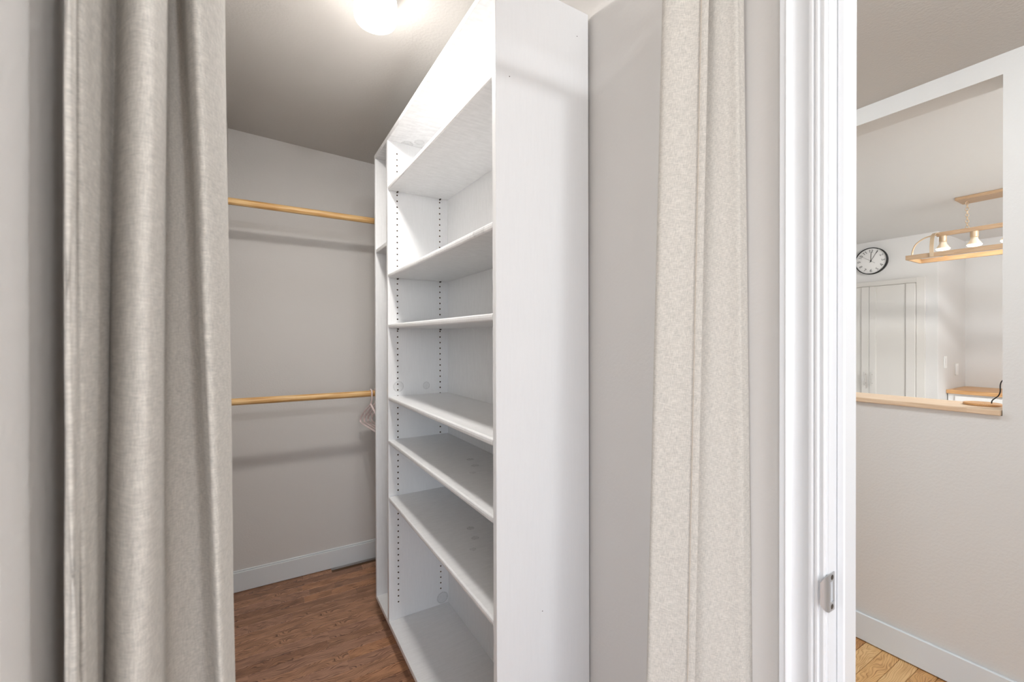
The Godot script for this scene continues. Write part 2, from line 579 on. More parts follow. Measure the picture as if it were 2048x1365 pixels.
	var cap := block("top_bead", Vector3(0, 0.100, 0), Vector3(W_RIGHT - W_LEFT, 0.109, 0.007), M.trim_grey, bb, 0.002)
	cap.position = Vector3.ZERO

func plank_mesh(u0: float, v0: float, wide: float) -> ArrayMesh:   # one metre long along x, scaled to length
	var st := new_st()
	var hw := wide / 2.0 - 0.0006
	var e := 0.0012
	var prof := [Vector2(-hw, -0.014), Vector2(-hw, -e), Vector2(-hw + e, 0), Vector2(hw - e, 0), Vector2(hw, -e), Vector2(hw, -0.014)]
	for k in prof.size() - 1:
		var a: Vector2 = prof[k]
		var b: Vector2 = prof[k + 1]
		var n := Vector3(0, b.x - a.x, a.y - b.y).normalized()
		var p := [Vector3(0, a.y, a.x), Vector3(1, a.y, a.x), Vector3(1, b.y, b.x), Vector3(0, b.y, b.x)]
		var uv := []
		for v: Vector3 in p:
			uv.append(Vector2(u0 + v.x * 0.8, v0 + (v.z + hw) / (2.0 * hw) * 0.96))
		tri_n(st, [p[0], p[1], p[2]], [n, n, n], [uv[0], uv[1], uv[2]])
		tri_n(st, [p[0], p[2], p[3]], [n, n, n], [uv[0], uv[2], uv[3]])
	for x in [0.0, 1.0]:
		var ring := []
		for v in prof:
			ring.append(Vector3(x, v.y, v.x))
		face(st, ring, Vector3(x - 0.5, 0, 0))
	return st.commit()

func build_floor() -> void:
	var fl := shell("floor", "worn brown oak strip floor of the closet", "floor")
	block("subfloor", Vector3(-3.3, -0.12, -3.1), Vector3(W_HALL - 0.04, -0.0145, 3.3), M.subfloor, fl)
	var rng := RandomNumberGenerator.new()
	rng.seed = 4
	var meshes := []
	var wide := 0.057
	for k in 10:
		meshes.append(plank_mesh(rng.randf(), 0.02, wide))
	var lay := func(parent: Node, mats: Array, x0: float, x1: float, z0: float, z1: float) -> void:
		var z := z0 - wide / 2.0
		while z > z1:
			var x := x0
			var first := true
			while x < x1 - 0.01:
				var run := rng.randf_range(0.25, 0.9) if first else rng.randf_range(0.55, 1.15)
				first = false
				if x1 - x - run < 0.12:
					run = x1 - x
				var o := MeshInstance3D.new()
				o.name = "plank"
				o.mesh = meshes[rng.randi() % meshes.size()]
				o.material_override = mats[rng.randi() % mats.size()]
				parent.add_child(o, true)
				o.position = Vector3(x + 0.0004, rng.randf_range(-0.0003, 0.0), z)
				o.scale = Vector3(run - 0.0008, 1, 1)
				x += run
			z -= wide
	lay.call(fl, M.planks, W_LEFT, W_RIGHT, -0.30, BACK + 0.06)
	# the last strip along the back wall stops short of the bookcase end, leaving a dark gap under the baseboard
	lay.call(fl, M.planks, W_LEFT, 0.37, -2.58, BACK + 0.02)
	var slab := block("bedroom_boards", Vector3(-3.2, -0.0145, -0.30), Vector3(W_RIGHT, 0.0, 3.2), M.planks[0], fl)
	slab.set_meta("kind", "stuff")
	var fh := shell("floor_hall", "golden oak strip floor of the hall", "floor")
	block("subfloor", Vector3(W_HALL - 0.04, -0.12, -3.1), Vector3(6.5, -0.0145, 3.3), M.subfloor, fh)
	lay.call(fh, M.hall_planks, W_HALL, H_WALL, 0.05, -1.3)
	var s2 := block("hall_boards", Vector3(W_HALL, -0.0145, 0.05), Vector3(H_WALL, 0.0, 3.2), M.hall_planks[0], fh)
	s2.set_meta("kind", "stuff")
	block("kitchen_tiles", Vector3(H_WALL + 0.12, -0.0145, -3.0), Vector3(6.45, 0.0, 3.2), M.pale_floor, fh).set_meta("kind", "stuff")
	block("end_boards", Vector3(W_HALL, -0.0145, -3.0), Vector3(H_WALL, 0.0, -1.31), M.hall_planks[1], fh).set_meta("kind", "stuff")
	block("threshold", Vector3(W_RIGHT, -0.0145, -0.32), Vector3(W_HALL, 0.004, 0.51), M.hall_planks[1], fh)

# ------------------------------------------------------------------ door frame on the right wall
func build_door() -> void:
	var d := shell("door_1", "white painted door frame with steel strike plate", "door frame")
	var zj := -0.3219
	# moulded casing: outline in plan, p is how far it stands off the wall
	var prof := []
	var seq := [[0.3909, 0.0], [0.3909, 0.020], [0.3895, 0.0215], [0.3815, 0.0215], [0.3800, 0.0225], [0.3785, 0.0222], [0.3768, 0.0200], [0.3758, 0.0165]]
	for k in 13:
		var t := k / 12.0
		seq.append([lerpf(0.3745, 0.3490, t), 0.0130 - 0.0035 * sin(PI * t) + 0.002 * t])
	seq.append_array([[0.3486, 0.0162], [0.3478, 0.0170], [0.3455, 0.0174], [0.3430, 0.0174], [0.3412, 0.0168], [0.3405, 0.0150], [0.3396, 0.0150], [0.3388, 0.0168], [0.3374, 0.0174], [0.3346, 0.0174], [0.3336, 0.0166], [0.3330, 0.0138], [0.3318, 0.0138], [0.3306, 0.0150], [0.3270, 0.0156], [0.3252, 0.0150], [0.3244, 0.0136], [0.3244, 0.0]])
	for s in seq:
		prof.append(Vector2(W_RIGHT - s[1], -s[0]))
	var st := new_st()
	prism(st, PackedVector2Array(prof), 0.0, 2.12)
	put("casing", st, M.trim, d)
	var far := []
	for s in seq:
		far.append(Vector2(W_RIGHT - s[1], 0.168 + s[0]))
	st = new_st()
	prism(st, PackedVector2Array(far), 0.0, 2.12)
	put("casing", st, M.trim, d)
	block("casing_head", Vector3(W_RIGHT - 0.019, 2.05, -0.323), Vector3(W_RIGHT, 2.12, 0.491), M.trim, d, 0.003)
	st = new_st()
	for b in [[W_RIGHT - 0.010, 0.0, W_HALL, 0.889], [W_RIGHT - 0.010, 0.921, W_HALL, 2.05], [W_RIGHT - 0.010, 0.889, 0.7715, 0.921], [0.7815, 0.889, W_HALL, 0.921]]:
		box(st, Vector3(b[0], b[1], zj), Vector3(b[2], b[3], zj - 0.0201))
	put("jamb", st, M.trim, d)
	block("jamb", Vector3(W_RIGHT - 0.010, 0.0, 0.490), Vector3(W_HALL, 2.05, 0.5101), M.trim, d, 0.0015)
	block("jamb_head", Vector3(W_RIGHT - 0.010, 2.04, zj), Vector3(W_HALL, 2.06, 0.490), M.trim, d, 0.0015)
	block("stop", Vector3(0.7925, 0.0, zj + 0.0115), Vector3(0.8335, 2.04, zj), M.trim, d, 0.002)
	block("stop", Vector3(0.7925, 0.0, 0.490), Vector3(0.8335, 2.04, 0.4785), M.trim, d, 0.002)
	block("mortise", Vector3(0.7705, 0.888, -0.3390), Vector3(0.7825, 0.922, -0.3415), M.bore, d)
	# strike plate let into the jamb, its curved lip turned over the edge toward the room
	var sp := Node3D.new()
	sp.name = "strike_plate"
	d.add_child(sp)
	sp.position = Vector3(0.773, 0.905, zj)
	sp.set_meta("label", "brushed steel strike plate with latch hole and curved lip")
	var pl := new_st()
	var hy := 0.030
	for b in [[-0.006, -hy, 0.012, -0.016], [-0.006, 0.016, 0.012, hy], [-0.006, -0.016, -0.0015, 0.016], [0.0085, -0.016, 0.012, 0.016]]:
		box(pl, Vector3(b[0], b[1], 0.0), Vector3(b[2], b[3], 0.0014), 0.0004)
	put("plate", pl, M.steel, sp)
	var lip := new_st()
	var arc := []
	for k in 7:
		var a := k / 6.0
		arc.append([Vector3(-0.006 - 0.0135 * sin(a * 1.25), 0, 0.0014 - 0.0105 * (1.0 - cos(a * 1.25))), lerpf(0.029, 0.017, a * a)])
	for k in 6:
		var p: Vector3 = arc[k][0]
		var r: Vector3 = arc[k + 1][0]
		var ya: float = arc[k][1]
		var yb: float = arc[k + 1][1]
		var t := (r - p).normalized()
		var o := Vector3(t.z, 0, -t.x)
		if o.z < 0.0:
			o = -o
		face(lip, [p + Vector3(0, ya, 0), p - Vector3(0, ya, 0), r - Vector3(0, yb, 0), r + Vector3(0, yb, 0)], o)
		var i := -o * 0.0014
		face(lip, [p + i + Vector3(0, ya, 0), p + i - Vector3(0, ya, 0), r + i - Vector3(0, yb, 0), r + i + Vector3(0, yb, 0)], -o)
		face(lip, [p + Vector3(0, ya, 0), r + Vector3(0, yb, 0), r + i + Vector3(0, yb, 0), p + i + Vector3(0, ya, 0)], Vector3.UP)
		face(lip, [p - Vector3(0, ya, 0), r - Vector3(0, yb, 0), r + i - Vector3(0, yb, 0), p + i - Vector3(0, ya, 0)], Vector3.DOWN)
	put("lip", lip, M.steel, sp)
	for y in [-0.023, 0.023]:
		var sc := new_st()
		lathe(sc, [Vector2(0, 0.0008), Vector2(0.0030, 0.0006), Vector2(0.0042, 0.0)], 12, Transform3D(Basis(Vector3.RIGHT, PI / 2), Vector3(0.0035, y, 0.0014)))
		put("screw", sc, M.dark_steel, sp)

# ------------------------------------------------------------------ bookcase
func drilled_face(st: SurfaceTool, bore: SurfaceTool, y0: float, y1: float, pitch: float, cols: Array, x0: float, x1: float, z: float) -> void:
	# the face of a side board at z, looking toward +z, with real pin holes in two columns
	var half := 0.0065
	var xs := [x0]
	for c in cols:
		xs.append(c - half)
		xs.append(c + half)
	xs.append(x1)
	for k in range(0, xs.size(), 2):
		face(st, [Vector3(xs[k], y0, z), Vector3(xs[k + 1], y0, z), Vector3(xs[k + 1], y1, z), Vector3(xs[k], y1, z)], Vector3.BACK)
	for c in cols:
		var ya := y0 + 0.06
		face(st, [Vector3(c - half, y0, z), Vector3(c + half, y0, z), Vector3(c + half, ya, z), Vector3(c - half, ya, z)], Vector3.BACK)
		while ya + pitch < y1 - 0.02:
			var cy := ya + pitch / 2.0
			var inner := []
			var outer := []
			for j in 8:
				var a := TAU * (j + 0.5) / 8.0
				inner.append(Vector3(c + 0.0034 * cos(a), cy + 0.0034 * sin(a), z))
				var ox := signf(cos(a)) * half if absf(cos(a)) > 0.5 else cos(a) / absf(sin(a)) * half
				var oy := signf(sin(a)) * pitch / 2.0 if absf(sin(a)) > 0.5 else sin(a) / absf(cos(a)) * pitch / 2.0
				outer.append(Vector3(c + ox, cy + oy, z))
			for j in 8:
				var m := (j + 1) % 8
				face(st, [inner[j], inner[m], outer[m], outer[j]], Vector3.BACK)
				if j % 2 == 0:   # corner of the cell
					var am := TAU * (j + 1.0) / 8.0
					face(st, [outer[j], Vector3(c + signf(cos(am)) * half, cy + signf(sin(am)) * pitch / 2.0, z), outer[m]], Vector3.BACK)
				# wall of the hole
				var dz := Vector3(0, 0, -0.0165)
				face(bore, [inner[j], inner[m], inner[m] + dz, inner[j] + dz], Vector3(c, cy, z) - (inner[j] + inner[m]) / 2.0)
			var back := []
			for p in inner:
				back.append(p + Vector3(0, 0, -0.0165))
			face(bore, back, Vector3.BACK)
			ya += pitch
		face(st, [Vector3(c - half, ya, z), Vector3(c + half, ya, z), Vector3(c + half, y1, z), Vector3(c - half, y1, z)], Vector3.BACK)

func build_bookcase() -> void:
	var t := thing("bookcase", "tall white painted wooden bookcase with adjustable shelves in the closet", "bookcase", Vector3(0.486, 0, -0.8852))
	var lean := 0.0030
	t.rotation.z = lean
	t.position.x += lean * 1.3
	# local: x 0 front .. 0.276 back, z 0 near .. -1.198 far
	var dp := 0.276
	var far := -1.192
	var top := 2.172
	var th := 0.0185
	var side_far := -0.977
	var div_z := -0.957            # face of the divider that looks at the photographer
	block("side_panel", Vector3(0, 0.078, 0), Vector3(dp + 0.008, top, -th), M.side, t, 0.0016)
	block("side_panel", Vector3(0, 0.078, far + 0.019), Vector3(dp, top - 0.02, far), M.white, t, 0.0016)
	# divider with drilled pin holes
	var dv := new_st()
	var bore := new_st()
	drilled_face(dv, bore, 0.098, 2.152, 0.0254, [0.0410, 0.2345], 0.0, dp - 0.004, div_z)
	box(dv, Vector3(0.0, 0.098, side_far), Vector3(dp - 0.004, 2.152, div_z - 0.017))
	face(dv, [Vector3(0, 0.098, div_z), Vector3(0, 2.152, div_z), Vector3(0, 2.152, div_z - 0.017), Vector3(0, 0.098, div_z - 0.017)], Vector3.LEFT)
	M.divider = painted(brushed(31, [[0.16, 0.535, 0.088, 0.0118, 0.10], [0.62, 0.534, 0.06, 0.0085, 0.10], [0.89, 0.061, 0.10, 0.013, 0.14]], 0.012, 256, 1024), WHITE_PAINT, Vector2(0.272, 2.054))
	M.divider.uv1_offset = Vector3(0, 0, 0)
	var dn := put("divider", dv, M.divider, t)
	put("pin_holes", bore, M.bore, dn).set_meta("kind", "stuff")
	M.top_board = painted(brushed(33, [[0.20, 0.30, 0.03, 0.10, 0.12], [0.24, 0.45, 0.02, 0.08, 0.10], [0.66, 0.35, 0.012, 0.05, 0.12]], 0.055, 256, 256), WHITE_PAINT, Vector2(1.2, 0.276))
	block("top_board", Vector3(0, top - 0.0205, -th), Vector3(dp, top - 0.0005, far), M.top_board, t, 0.0015)
	block("bottom_board", Vector3(0, 0.078, -th), Vector3(dp, 0.0975, far + 0.019), M.white, t, 0.0015)
	block("back_panel", Vector3(dp - 0.004, 0.0976, -th), Vector3(dp + 0.006, top - 0.0206, far + 0.0005), M.white, t)
	block("toe_kick", Vector3(0.045, 0.001, -0.01), Vector3(0.062, 0.078, far + 0.01), M.white, t)
	block("toe_kick", Vector3(0.24, 0.001, -0.01), Vector3(0.257, 0.078, far + 0.01), M.white, t)
	M.shelf_a = painted(brushed(34, [[0.90, 0.80, 0.035, 0.09, 0.09]], 0.03, 256, 256), WHITE_PAINT, Vector2(0.95, 0.272))
	M.shelf_b = painted(brushed(35, [[0.55, 0.55, 0.012, 0.05, 0.14], [0.47, 0.62, 0.014, 0.05, 0.16], [0.62, 0.40, 0.010, 0.04, 0.10]], 0.02, 256, 256), WHITE_PAINT, Vector2(0.95, 0.272))
	var tops := [[1.9567, 1.9437], [1.5839, 1.584], [1.3687, 1.3647], [1.0601, 1.0637], [0.8741, 0.8774], [0.6307, 0.6308]]
	for k in tops.size():
		var yl: float = tops[k][0]
		var yr: float = tops[k][1]
		var sh := new_st()
		var zl := div_z + 0.0015
		var zr := -th - 0.0015
		var mid := Vector3(dp / 2.0, (yl + yr) / 2.0 - 0.009, (zl + zr) / 2.0)
		# rounded front edge
		var prof := [Vector2(0.0055, 0.0), Vector2(0.0028, -0.0010), Vector2(0.0010, -0.0034), Vector2(0.0004, -0.009), Vector2(0.0010, -0.0146), Vector2(0.0028, -0.0170), Vector2(0.0055, -0.018), Vector2(dp - 0.005, -0.018), Vector2(dp - 0.005, 0.0)]
		for j in prof.size():
			var a: Vector2 = prof[j]
			var b: Vector2 = prof[(j + 1) % prof.size()]
			var p := [Vector3(a.x, yl + a.y, zl), Vector3(b.x, yl + b.y, zl), Vector3(b.x, yr + b.y, zr), Vector3(a.x, yr + a.y, zr)]
			face(sh, p, (p[0] + p[1] + p[2] + p[3]) / 4.0 - Vector3(mid.x, mid.y, mid.z))
		var el := []
		var er := []
		for v in prof:
			el.append(Vector3(v.x, yl + v.y, zl))
			er.append(Vector3(v.x, yr + v.y, zr))
		face(sh, el, Vector3.FORWARD)
		face(sh, er, Vector3.BACK)
		var s := put("shelf", sh, [M.shelf_a, M.shelf_a, M.white, M.white, M.shelf_b, M.shelf_b][k], t)
		if k != 3:
			for px in [0.0410, 0.2345]:
				for e in [[zl, yl, 1.0], [zr, yr, -1.0]]:
					var pin := new_st()
					tube(pin, [Vector3(px, e[1] - 0.0212, e[0] - e[2] * 0.004), Vector3(px, e[1] - 0.0212, e[0] + e[2] * 0.010)], 0.0031, 8)
					put("shelf_pin", pin, M.dark_steel, s)
	# narrow bay beyond the divider
	block("bay_shelf", Vector3(0.002, 1.708, side_far - 0.0005), Vector3(dp - 0.005, 1.726, far + 0.0195), M.white, t, 0.002)
	# nail heads in the near side and one in the narrow bay's side
	for p in [[0.038, 2.125], [0.038, 1.93], [0.245, 2.10], [0.13, 0.62]]:
		var n := new_st()
		lathe(n, [Vector2(0, 0.0003), Vector2(0.0011, 0.0002), Vector2(0.0014, 0)], 8, Transform3D(Basis(Vector3.RIGHT, PI / 2), Vector3(p[0], p[1], 0.0)))
		put("nail_head", n, M.dark_steel, t)

# ------------------------------------------------------------------ curtains
func cloth(called: String, tops: Array, bottoms: Array, y_top: float, y_bot: float, thick: float, mat: Material, parent: Node, s: int, rows := 36, ripple := 0.0015) -> MeshInstance3D:
	# tops and bottoms: floor-plan points (x, forward) of the cloth's line at the rod and at the floor
	var a := smooth_path(tops, 7)
	var b := smooth_path(bottoms, 7)
	var n := a.size()
	var wob := noise(s, 1.0, 2)
	var grid := []
	for r in rows + 1:
		var t := float(r) / rows
		var row := []
		for k in n:
			var p: Vector2 = a[k].lerp(b[k], t)
			p += Vector2(wob.get_noise_2d(k * 0.11, t * 5.0), wob.get_noise_2d(k * 0.11 + 40, t * 5.0)) * ripple * (0.4 + t)
			row.append(Vector3(p.x, lerpf(y_top, y_bot, t), -p.y))
		grid.append(row)
	var nrm := []
	for r in rows + 1:
		var row := []
		for k in n:
			var du: Vector3 = grid[r][mini(k + 1, n - 1)] - grid[r][maxi(k - 1, 0)]
			var dv: Vector3 = grid[mini(r + 1, rows)][k] - grid[maxi(r - 1, 0)][k]
			row.append(du.cross(dv).normalized())
		nrm.append(row)
	var run := [0.0]
	for k in range(1, n):
		run.append(run[k - 1] + (b[k] - b[k - 1]).length())
	var st := new_st()
	for r in rows:
		for k in n - 1:
			for side in [1.0, -1.0]:
				var p := []
				var m := []
				var uv := []
				for q in [[r, k], [r, k + 1], [r + 1, k + 1], [r + 1, k]]:
					p.append(grid[q[0]][q[1]] + nrm[q[0]][q[1]] * side * thick / 2.0)
					m.append(nrm[q[0]][q[1]] * side)
					uv.append(Vector2(run[q[1]], grid[q[0]][q[1]].y))
				tri_n(st, [p[0], p[1], p[2]], [m[0], m[1], m[2]], [uv[0], uv[1], uv[2]])
				tri_n(st, [p[0], p[2], p[3]], [m[0], m[2], m[3]], [uv[0], uv[2], uv[3]])
		for k in [0, n - 1]:
			var o: Vector3 = grid[r][k] - grid[r][1 if k == 0 else n - 2]
			var h0: Vector3 = nrm[r][k] * thick / 2.0
			var h1: Vector3 = nrm[r + 1][k] * thick / 2.0
			face(st, [grid[r][k] + h0, grid[r][k] - h0, grid[r + 1][k] - h1, grid[r + 1][k] + h1], o)
	return put(called, st, mat, parent)

func plan(list: Array, col: int) -> Array:   # rows of [pixel at the top edge, pixel at the bottom edge, distance forward at the top, at the bottom]
	var out := []
	for r in list:
		out.append(at_forward(r[col], r[2 + col]))
	return out

func stretch(list: Array, y_top: float, y_bot: float, va: Array, vb: Array) -> Array:   # lines read between heights va and vb, carried on to the rod and the floor
	var o := [[], []]
	for k in va.size():
		var p: Vector2 = va[k]
		var q: Vector2 = vb[k]
		var ya: float = list[k][4]
		var yb: float = list[k][5]
		var up := (y_top - ya) / (yb - ya)
		var dn := (y_bot - ya) / (yb - ya)
		o[0].append(p.lerp(q, maxf(up, -0.9)))
		o[1].append(p.lerp(q, minf(dn, 2.2)))
	return o

func build_curtains() -> void:
	var rod := thing("curtain_rod", "slim white curtain rod spanning the closet opening", "curtain rod", Vector3(0, 0, 0))
	var st := new_st()
	tube(st, [Vector3(W_LEFT + 0.003, 2.03, -0.455), Vector3(W_RIGHT - 0.003, 2.03, -0.455)], 0.0125, 16)
	put("pole", st, M.rod_white, rod)
	for x in [[W_LEFT, 1.0], [W_RIGHT, -1.0]]:
		st = new_st()
		lathe(st, [Vector2(0, 0.016), Vector2(0.017, 0.016), Vector2(0.019, 0.013), Vector2(0.019, 0.0)], 20, Transform3D(Basis(Vector3.FORWARD, PI / 2 * x[1]), Vector3(x[0], 2.03, -0.455)))
		put("socket", st, M.rod_white, rod)
	# left bunch
	var lc := thing("curtain", "cream linen curtain bunched close against the left closet wall", "curtain", Vector3.ZERO, "linen curtains at the closet opening")
	var L := [
		[141, 140, 0.394, 0.394], [152, 153, 0.414, 0.414], [161, 164, 0.402, 0.402], [190, 180, 0.424, 0.422], [224, 196, 0.462, 0.455], [232, 196, 0.462, 0.448], [262, 222, 0.430, 0.424], [305, 275, 0.428, 0.422], [331, 312, 0.462, 0.452],
		[330, 315, 0.500, 0.495], [338, 338, 0.530, 0.530], [360, 404, 0.540, 0.543], [372, 435, 0.532, 0.534], [375, 439, 0.512, 0.514], [400, 450, 0.498, 0.502], [438, 464, 0.530, 0.536], [449, 468, 0.575, 0.580], [440, 458, 0.610, 0.612]]
	var ys := []
	for r in L:
		var zc: float = r[2] / ray(r[0]).y
		r.append(EYE + 681.0 / FOCAL * zc)
		zc = r[3] / ray(r[1]).y
		r.append(EYE - 684.0 / FOCAL * zc)
	var e := stretch(L, 2.02, 0.012, plan(L, 0), plan(L, 1))
	cloth("panel", e[0], e[1], 2.02, 0.012, 0.0016, M.linen, lc, 3)
	# doubled, crimped hem along the free edge, standing a little off the cloth
	var hem := [[135, 134, 0.376, 0.376], [139, 138, 0.371, 0.371], [145, 145, 0.372, 0.372], [150, 151, 0.380, 0.381], [147, 148, 0.393, 0.394]]
	for r in hem:
		var zc: float = r[2] / ray(r[0]).y
		r.append(EYE + 681.0 / FOCAL * zc)
		zc = r[3] / ray(r[1]).y
		r.append(EYE - 684.0 / FOCAL * zc)
	var eh := stretch(hem, 2.02, 0.012, plan(hem, 0), plan(hem, 1))
	cloth("hem", eh[0], eh[1], 2.02, 0.012, 0.0018, M.linen, lc, 3, 110, 0.0035)
	# right bunch
	var rc := thing("curtain", "cream linen curtain hanging flat between the bookcase and the door casing", "curtain", Vector3.ZERO, "linen curtains at the closet opening")
	var R := [
		[1345, 1320, 0.575, 0.580], [1330, 1300, 0.560, 0.566], [1326, 1295, 0.538, 0.545], [1345, 1320, 0.520, 0.528], [1385, 1355, 0.498, 0.505], [1416, 1389, 0.476, 0.482]]
	var Q := [
		[1392, 1362, 0.506, 0.512], [1412, 1392, 0.497, 0.500], [1432, 1425, 0.480, 0.484], [1455, 1460, 0.464, 0.466], [1472, 1486, 0.452, 0.450], [1478, 1495, 0.452, 0.447], [1486, 1505, 0.453, 0.448], [1482, 1500, 0.462, 0.456]]
	for list in [R, Q]:
		for r in list:
			var zc: float = r[2] / ray(r[0]).y
			r.append(EYE + 681.0 / FOCAL * zc)
			zc = r[3] / ray(r[1]).y
			r.append(EYE - 684.0 / FOCAL * zc)
	var er := stretch(R, 2.02, 0.012, plan(R, 0), plan(R, 1))
	var eq := stretch(Q, 2.02, 0.012, plan(Q, 0), plan(Q, 1))
	cloth("panel", er[0], er[1], 2.02, 0.012, 0.0016, M.linen, rc, 8, 36, 0.0005)
	cloth("panel", eq[0], eq[1], 2.02, 0.012, 0.0016, M.linen, rc, 9, 36, 0.0008)
	# stitched hem on the leading edge
	var n: int = er[0].size()
	var q0: Vector2 = er[0][n - 1]
	var q1: Vector2 = er[1][n - 1]
	var b0: Vector2 = (er[0][n - 2] - q0).normalized()
	var b1: Vector2 = (er[1][n - 2] - q1).normalized()
	var w0 := Vector2(-b0.y, b0.x)
	if w0.dot(-q0) < 0.0:
		w0 = -w0
	var w1 := Vector2(-b1.y, b1.x)
	if w1.dot(-q1) < 0.0:
		w1 = -w1
	cloth("hem", [q0 + w0 * 0.0016 - b0 * 0.0008, q0 + w0 * 0.0022 + b0 * 0.006, q0 + w0 * 0.0010 + b0 * 0.0125], [q1 + w1 * 0.0016 - b1 * 0.0008, q1 + w1 * 0.0022 + b1 * 0.006, q1 + w1 * 0.0010 + b1 * 0.0125], 2.02, 0.012, 0.0016, M.linen, rc, 8, 36, 0.0003)
	var seam := new_st()
	var line := []
	for k in 25:
		var u := k / 24.0
		var p: Vector2 = (q0 + w0 * 0.0024 + b0 * 0.0108).lerp(q1 + w1 * 0.0024 + b1 * 0.0108, u)
		line.append(Vector3(p.x, lerpf(2.02, 0.012, u), -p.y))
	tube(seam, line, 0.0006, 6)
	put("stitching", seam, M.thread, rc)

# ------------------------------------------------------------------ rods and hangers
func build_closet() -> void:
	var zr := -2.341
	var spec := [[1.934, "pale wooden hanging rod high across the closet", "closet rods"], [1.017, "pale wooden hanging rod at waist height carrying the hangers", "closet rods"]]
	for s in spec:
		var t := thing("closet_rod", s[1], "rod", Vector3(0, s[0], zr), s[2])
		var st := new_st()
		tube(st, [Vector3(W_LEFT + 0.004, 0, 0), Vector3(W_RIGHT - 0.004, 0, 0)], 0.0160, 20)
		put("dowel", st, M.dowel, t)
		for x in [[W_LEFT, 1.0], [W_RIGHT, -1.0]]:
			st = new_st()
			lathe(st, [Vector2(0.0165, 0.012), Vector2(0.022, 0.012), Vector2(0.025, 0.009), Vector2(0.026, 0.0)], 24, Transform3D(Basis(Vector3.FORWARD, PI / 2 * x[1]), Vector3(x[0], 0, 0)))
			put("socket", st, M.rod_white, t)
	# plastic tube hangers, side on
	var proto: Node3D
	var spots := [[0.527, 0.05], [0.548, 0.05], [0.566, 0.04], [0.590, 0.05]]
	for k in spots.size():
		var h: Node3D
		if k == 0:
			h = thing("clothes_hanger", "pinkish white plastic hanger on the lower closet rod", "hanger", Vector3.ZERO, "hangers on the lower rod")
			proto = h
			var r := 0.0165 + 0.0044
			var hook := []
			for j in 13:
				var a := lerpf(-0.35, PI + 0.25, j / 12.0)
				hook.append(Vector3(0, r * sin(a), -r * cos(a)))
			hook.append_array([Vector3(0, -0.030, 0.0195), Vector3(0, -0.044, 0.0085), Vector3(0, -0.058, 0.0)])
			var st := new_st()
			tube(st, smooth_path(hook, 3), 0.0042, 8)
			put("hook", st, M.pink_plastic, h)
			var loop := [Vector3(0, -0.056, 0), Vector3(0, -0.070, -0.030), Vector3(0, -0.105, -0.110), Vector3(0, -0.150, -0.190), Vector3(0, -0.168, -0.208), Vector3(0, -0.182, -0.204), Vector3(0, -0.186, -0.180), Vector3(0, -0.187, -0.08), Vector3(0, -0.187, 0.08), Vector3(0, -0.186, 0.180), Vector3(0, -0.182, 0.204), Vector3(0, -0.168, 0.208), Vector3(0, -0.150, 0.190), Vector3(0, -0.105, 0.110), Vector3(0, -0.070, 0.030)]
			loop.append(loop[0])
			var lp := smooth_path(loop, 4)
			lp.pop_back()
			st = new_st()
			tube(st, lp, 0.0050, 8, true)
			put("frame", st, M.pink_plastic, h)
			for z in [-1.0, 1.0]:
				st = new_st()
				tube(st, smooth_path([Vector3(0, -0.120, z * 0.135), Vector3(0, -0.140, z * 0.128), Vector3(0, -0.147, z * 0.114), Vector3(0, -0.138, z * 0.106)], 4), 0.0026, 6)
				put("strap_hook", st, M.pink_plastic, h)
		else:
			h = proto.duplicate()
			h.name = numbered("clothes_hanger")
			add_child(h)
		h.position = Vector3(spots[k][0], 1.017, zr)
		h.rotation.y = spots[k][1]

# ------------------------------------------------------------------ lamps
func drum_lamp(label: String, at: Vector3, energy: float, down: float, c: Color, glow: Material, r: float) -> void:
	var t := thing("ceiling_lamp", label, "lamp", at)
	var st := new_st()
	lathe(st, [Vector2(r * 0.99, 0.0), Vector2(r * 0.99, -0.034), Vector2(r * 0.95, -0.036), Vector2(0.0, -0.036)], 48)
	put("base", st, M.trim, t)
	st = new_st()
	lathe(st, [Vector2(0.0, -0.0365), Vector2(r * 0.97, -0.0365), Vector2(r, -0.040), Vector2(r, -0.088), Vector2(r * 0.985, -0.096), Vector2(r * 0.94, -0.102), Vector2(r * 0.86, -0.105), Vector2(0.0, -0.107)], 48)
	put("lamp_shade", st, glow, t)
	omni(t, Vector3(0, -0.074, 0), energy, c, r * 0.6)
	# the flat diffuser sends most of the light down
	var a := AreaLight3D.new()
	a.name = "diffuser_light"
	a.area_size = Vector2(r * 1.6, r * 1.6)
	a.light_energy = down
	a.light_color = c
	a.area_range = 14.0
	a.shadow_enabled = true
	a.position = Vector3(0, -0.112, 0)
	a.rotation.x = -PI / 2
	t.add_child(a)

func build_lamps() -> void:
	drum_lamp("small round drum lamp glowing on the closet ceiling", Vector3(0.313, 2.364, -1.325), 0.056, 0.98, Color(1.0, 0.985, 0.965), M.glow_white, 0.062)
	drum_lamp("round drum lamp on the bedroom ceiling", Vector3(0.45, 2.42, 1.00), 0.9, 0.35, Color(0.97, 0.985, 1.0), M.glow_white, 0.15)
	drum_lamp("round drum lamp on the hall ceiling at the closet end", Vector3(1.5, HALL_TOP, -1.7), 0.70, 0.05, Color(0.92, 0.97, 1.0), M.glow_white, 0.12)
	drum_lamp("round drum lamp on the hall ceiling outside the door", Vector3(1.36, HALL_TOP, 0.10), 0.60, 0.08, Color(0.94, 0.975, 1.0), M.glow_white, 0.12)
	drum_lamp("round drum lamp on the kitchen ceiling", Vector3(3.7, HALL_TOP, 0.7), 3.7, 3.7, Color(0.97, 0.985, 1.0), M.glow_white, 0.15)

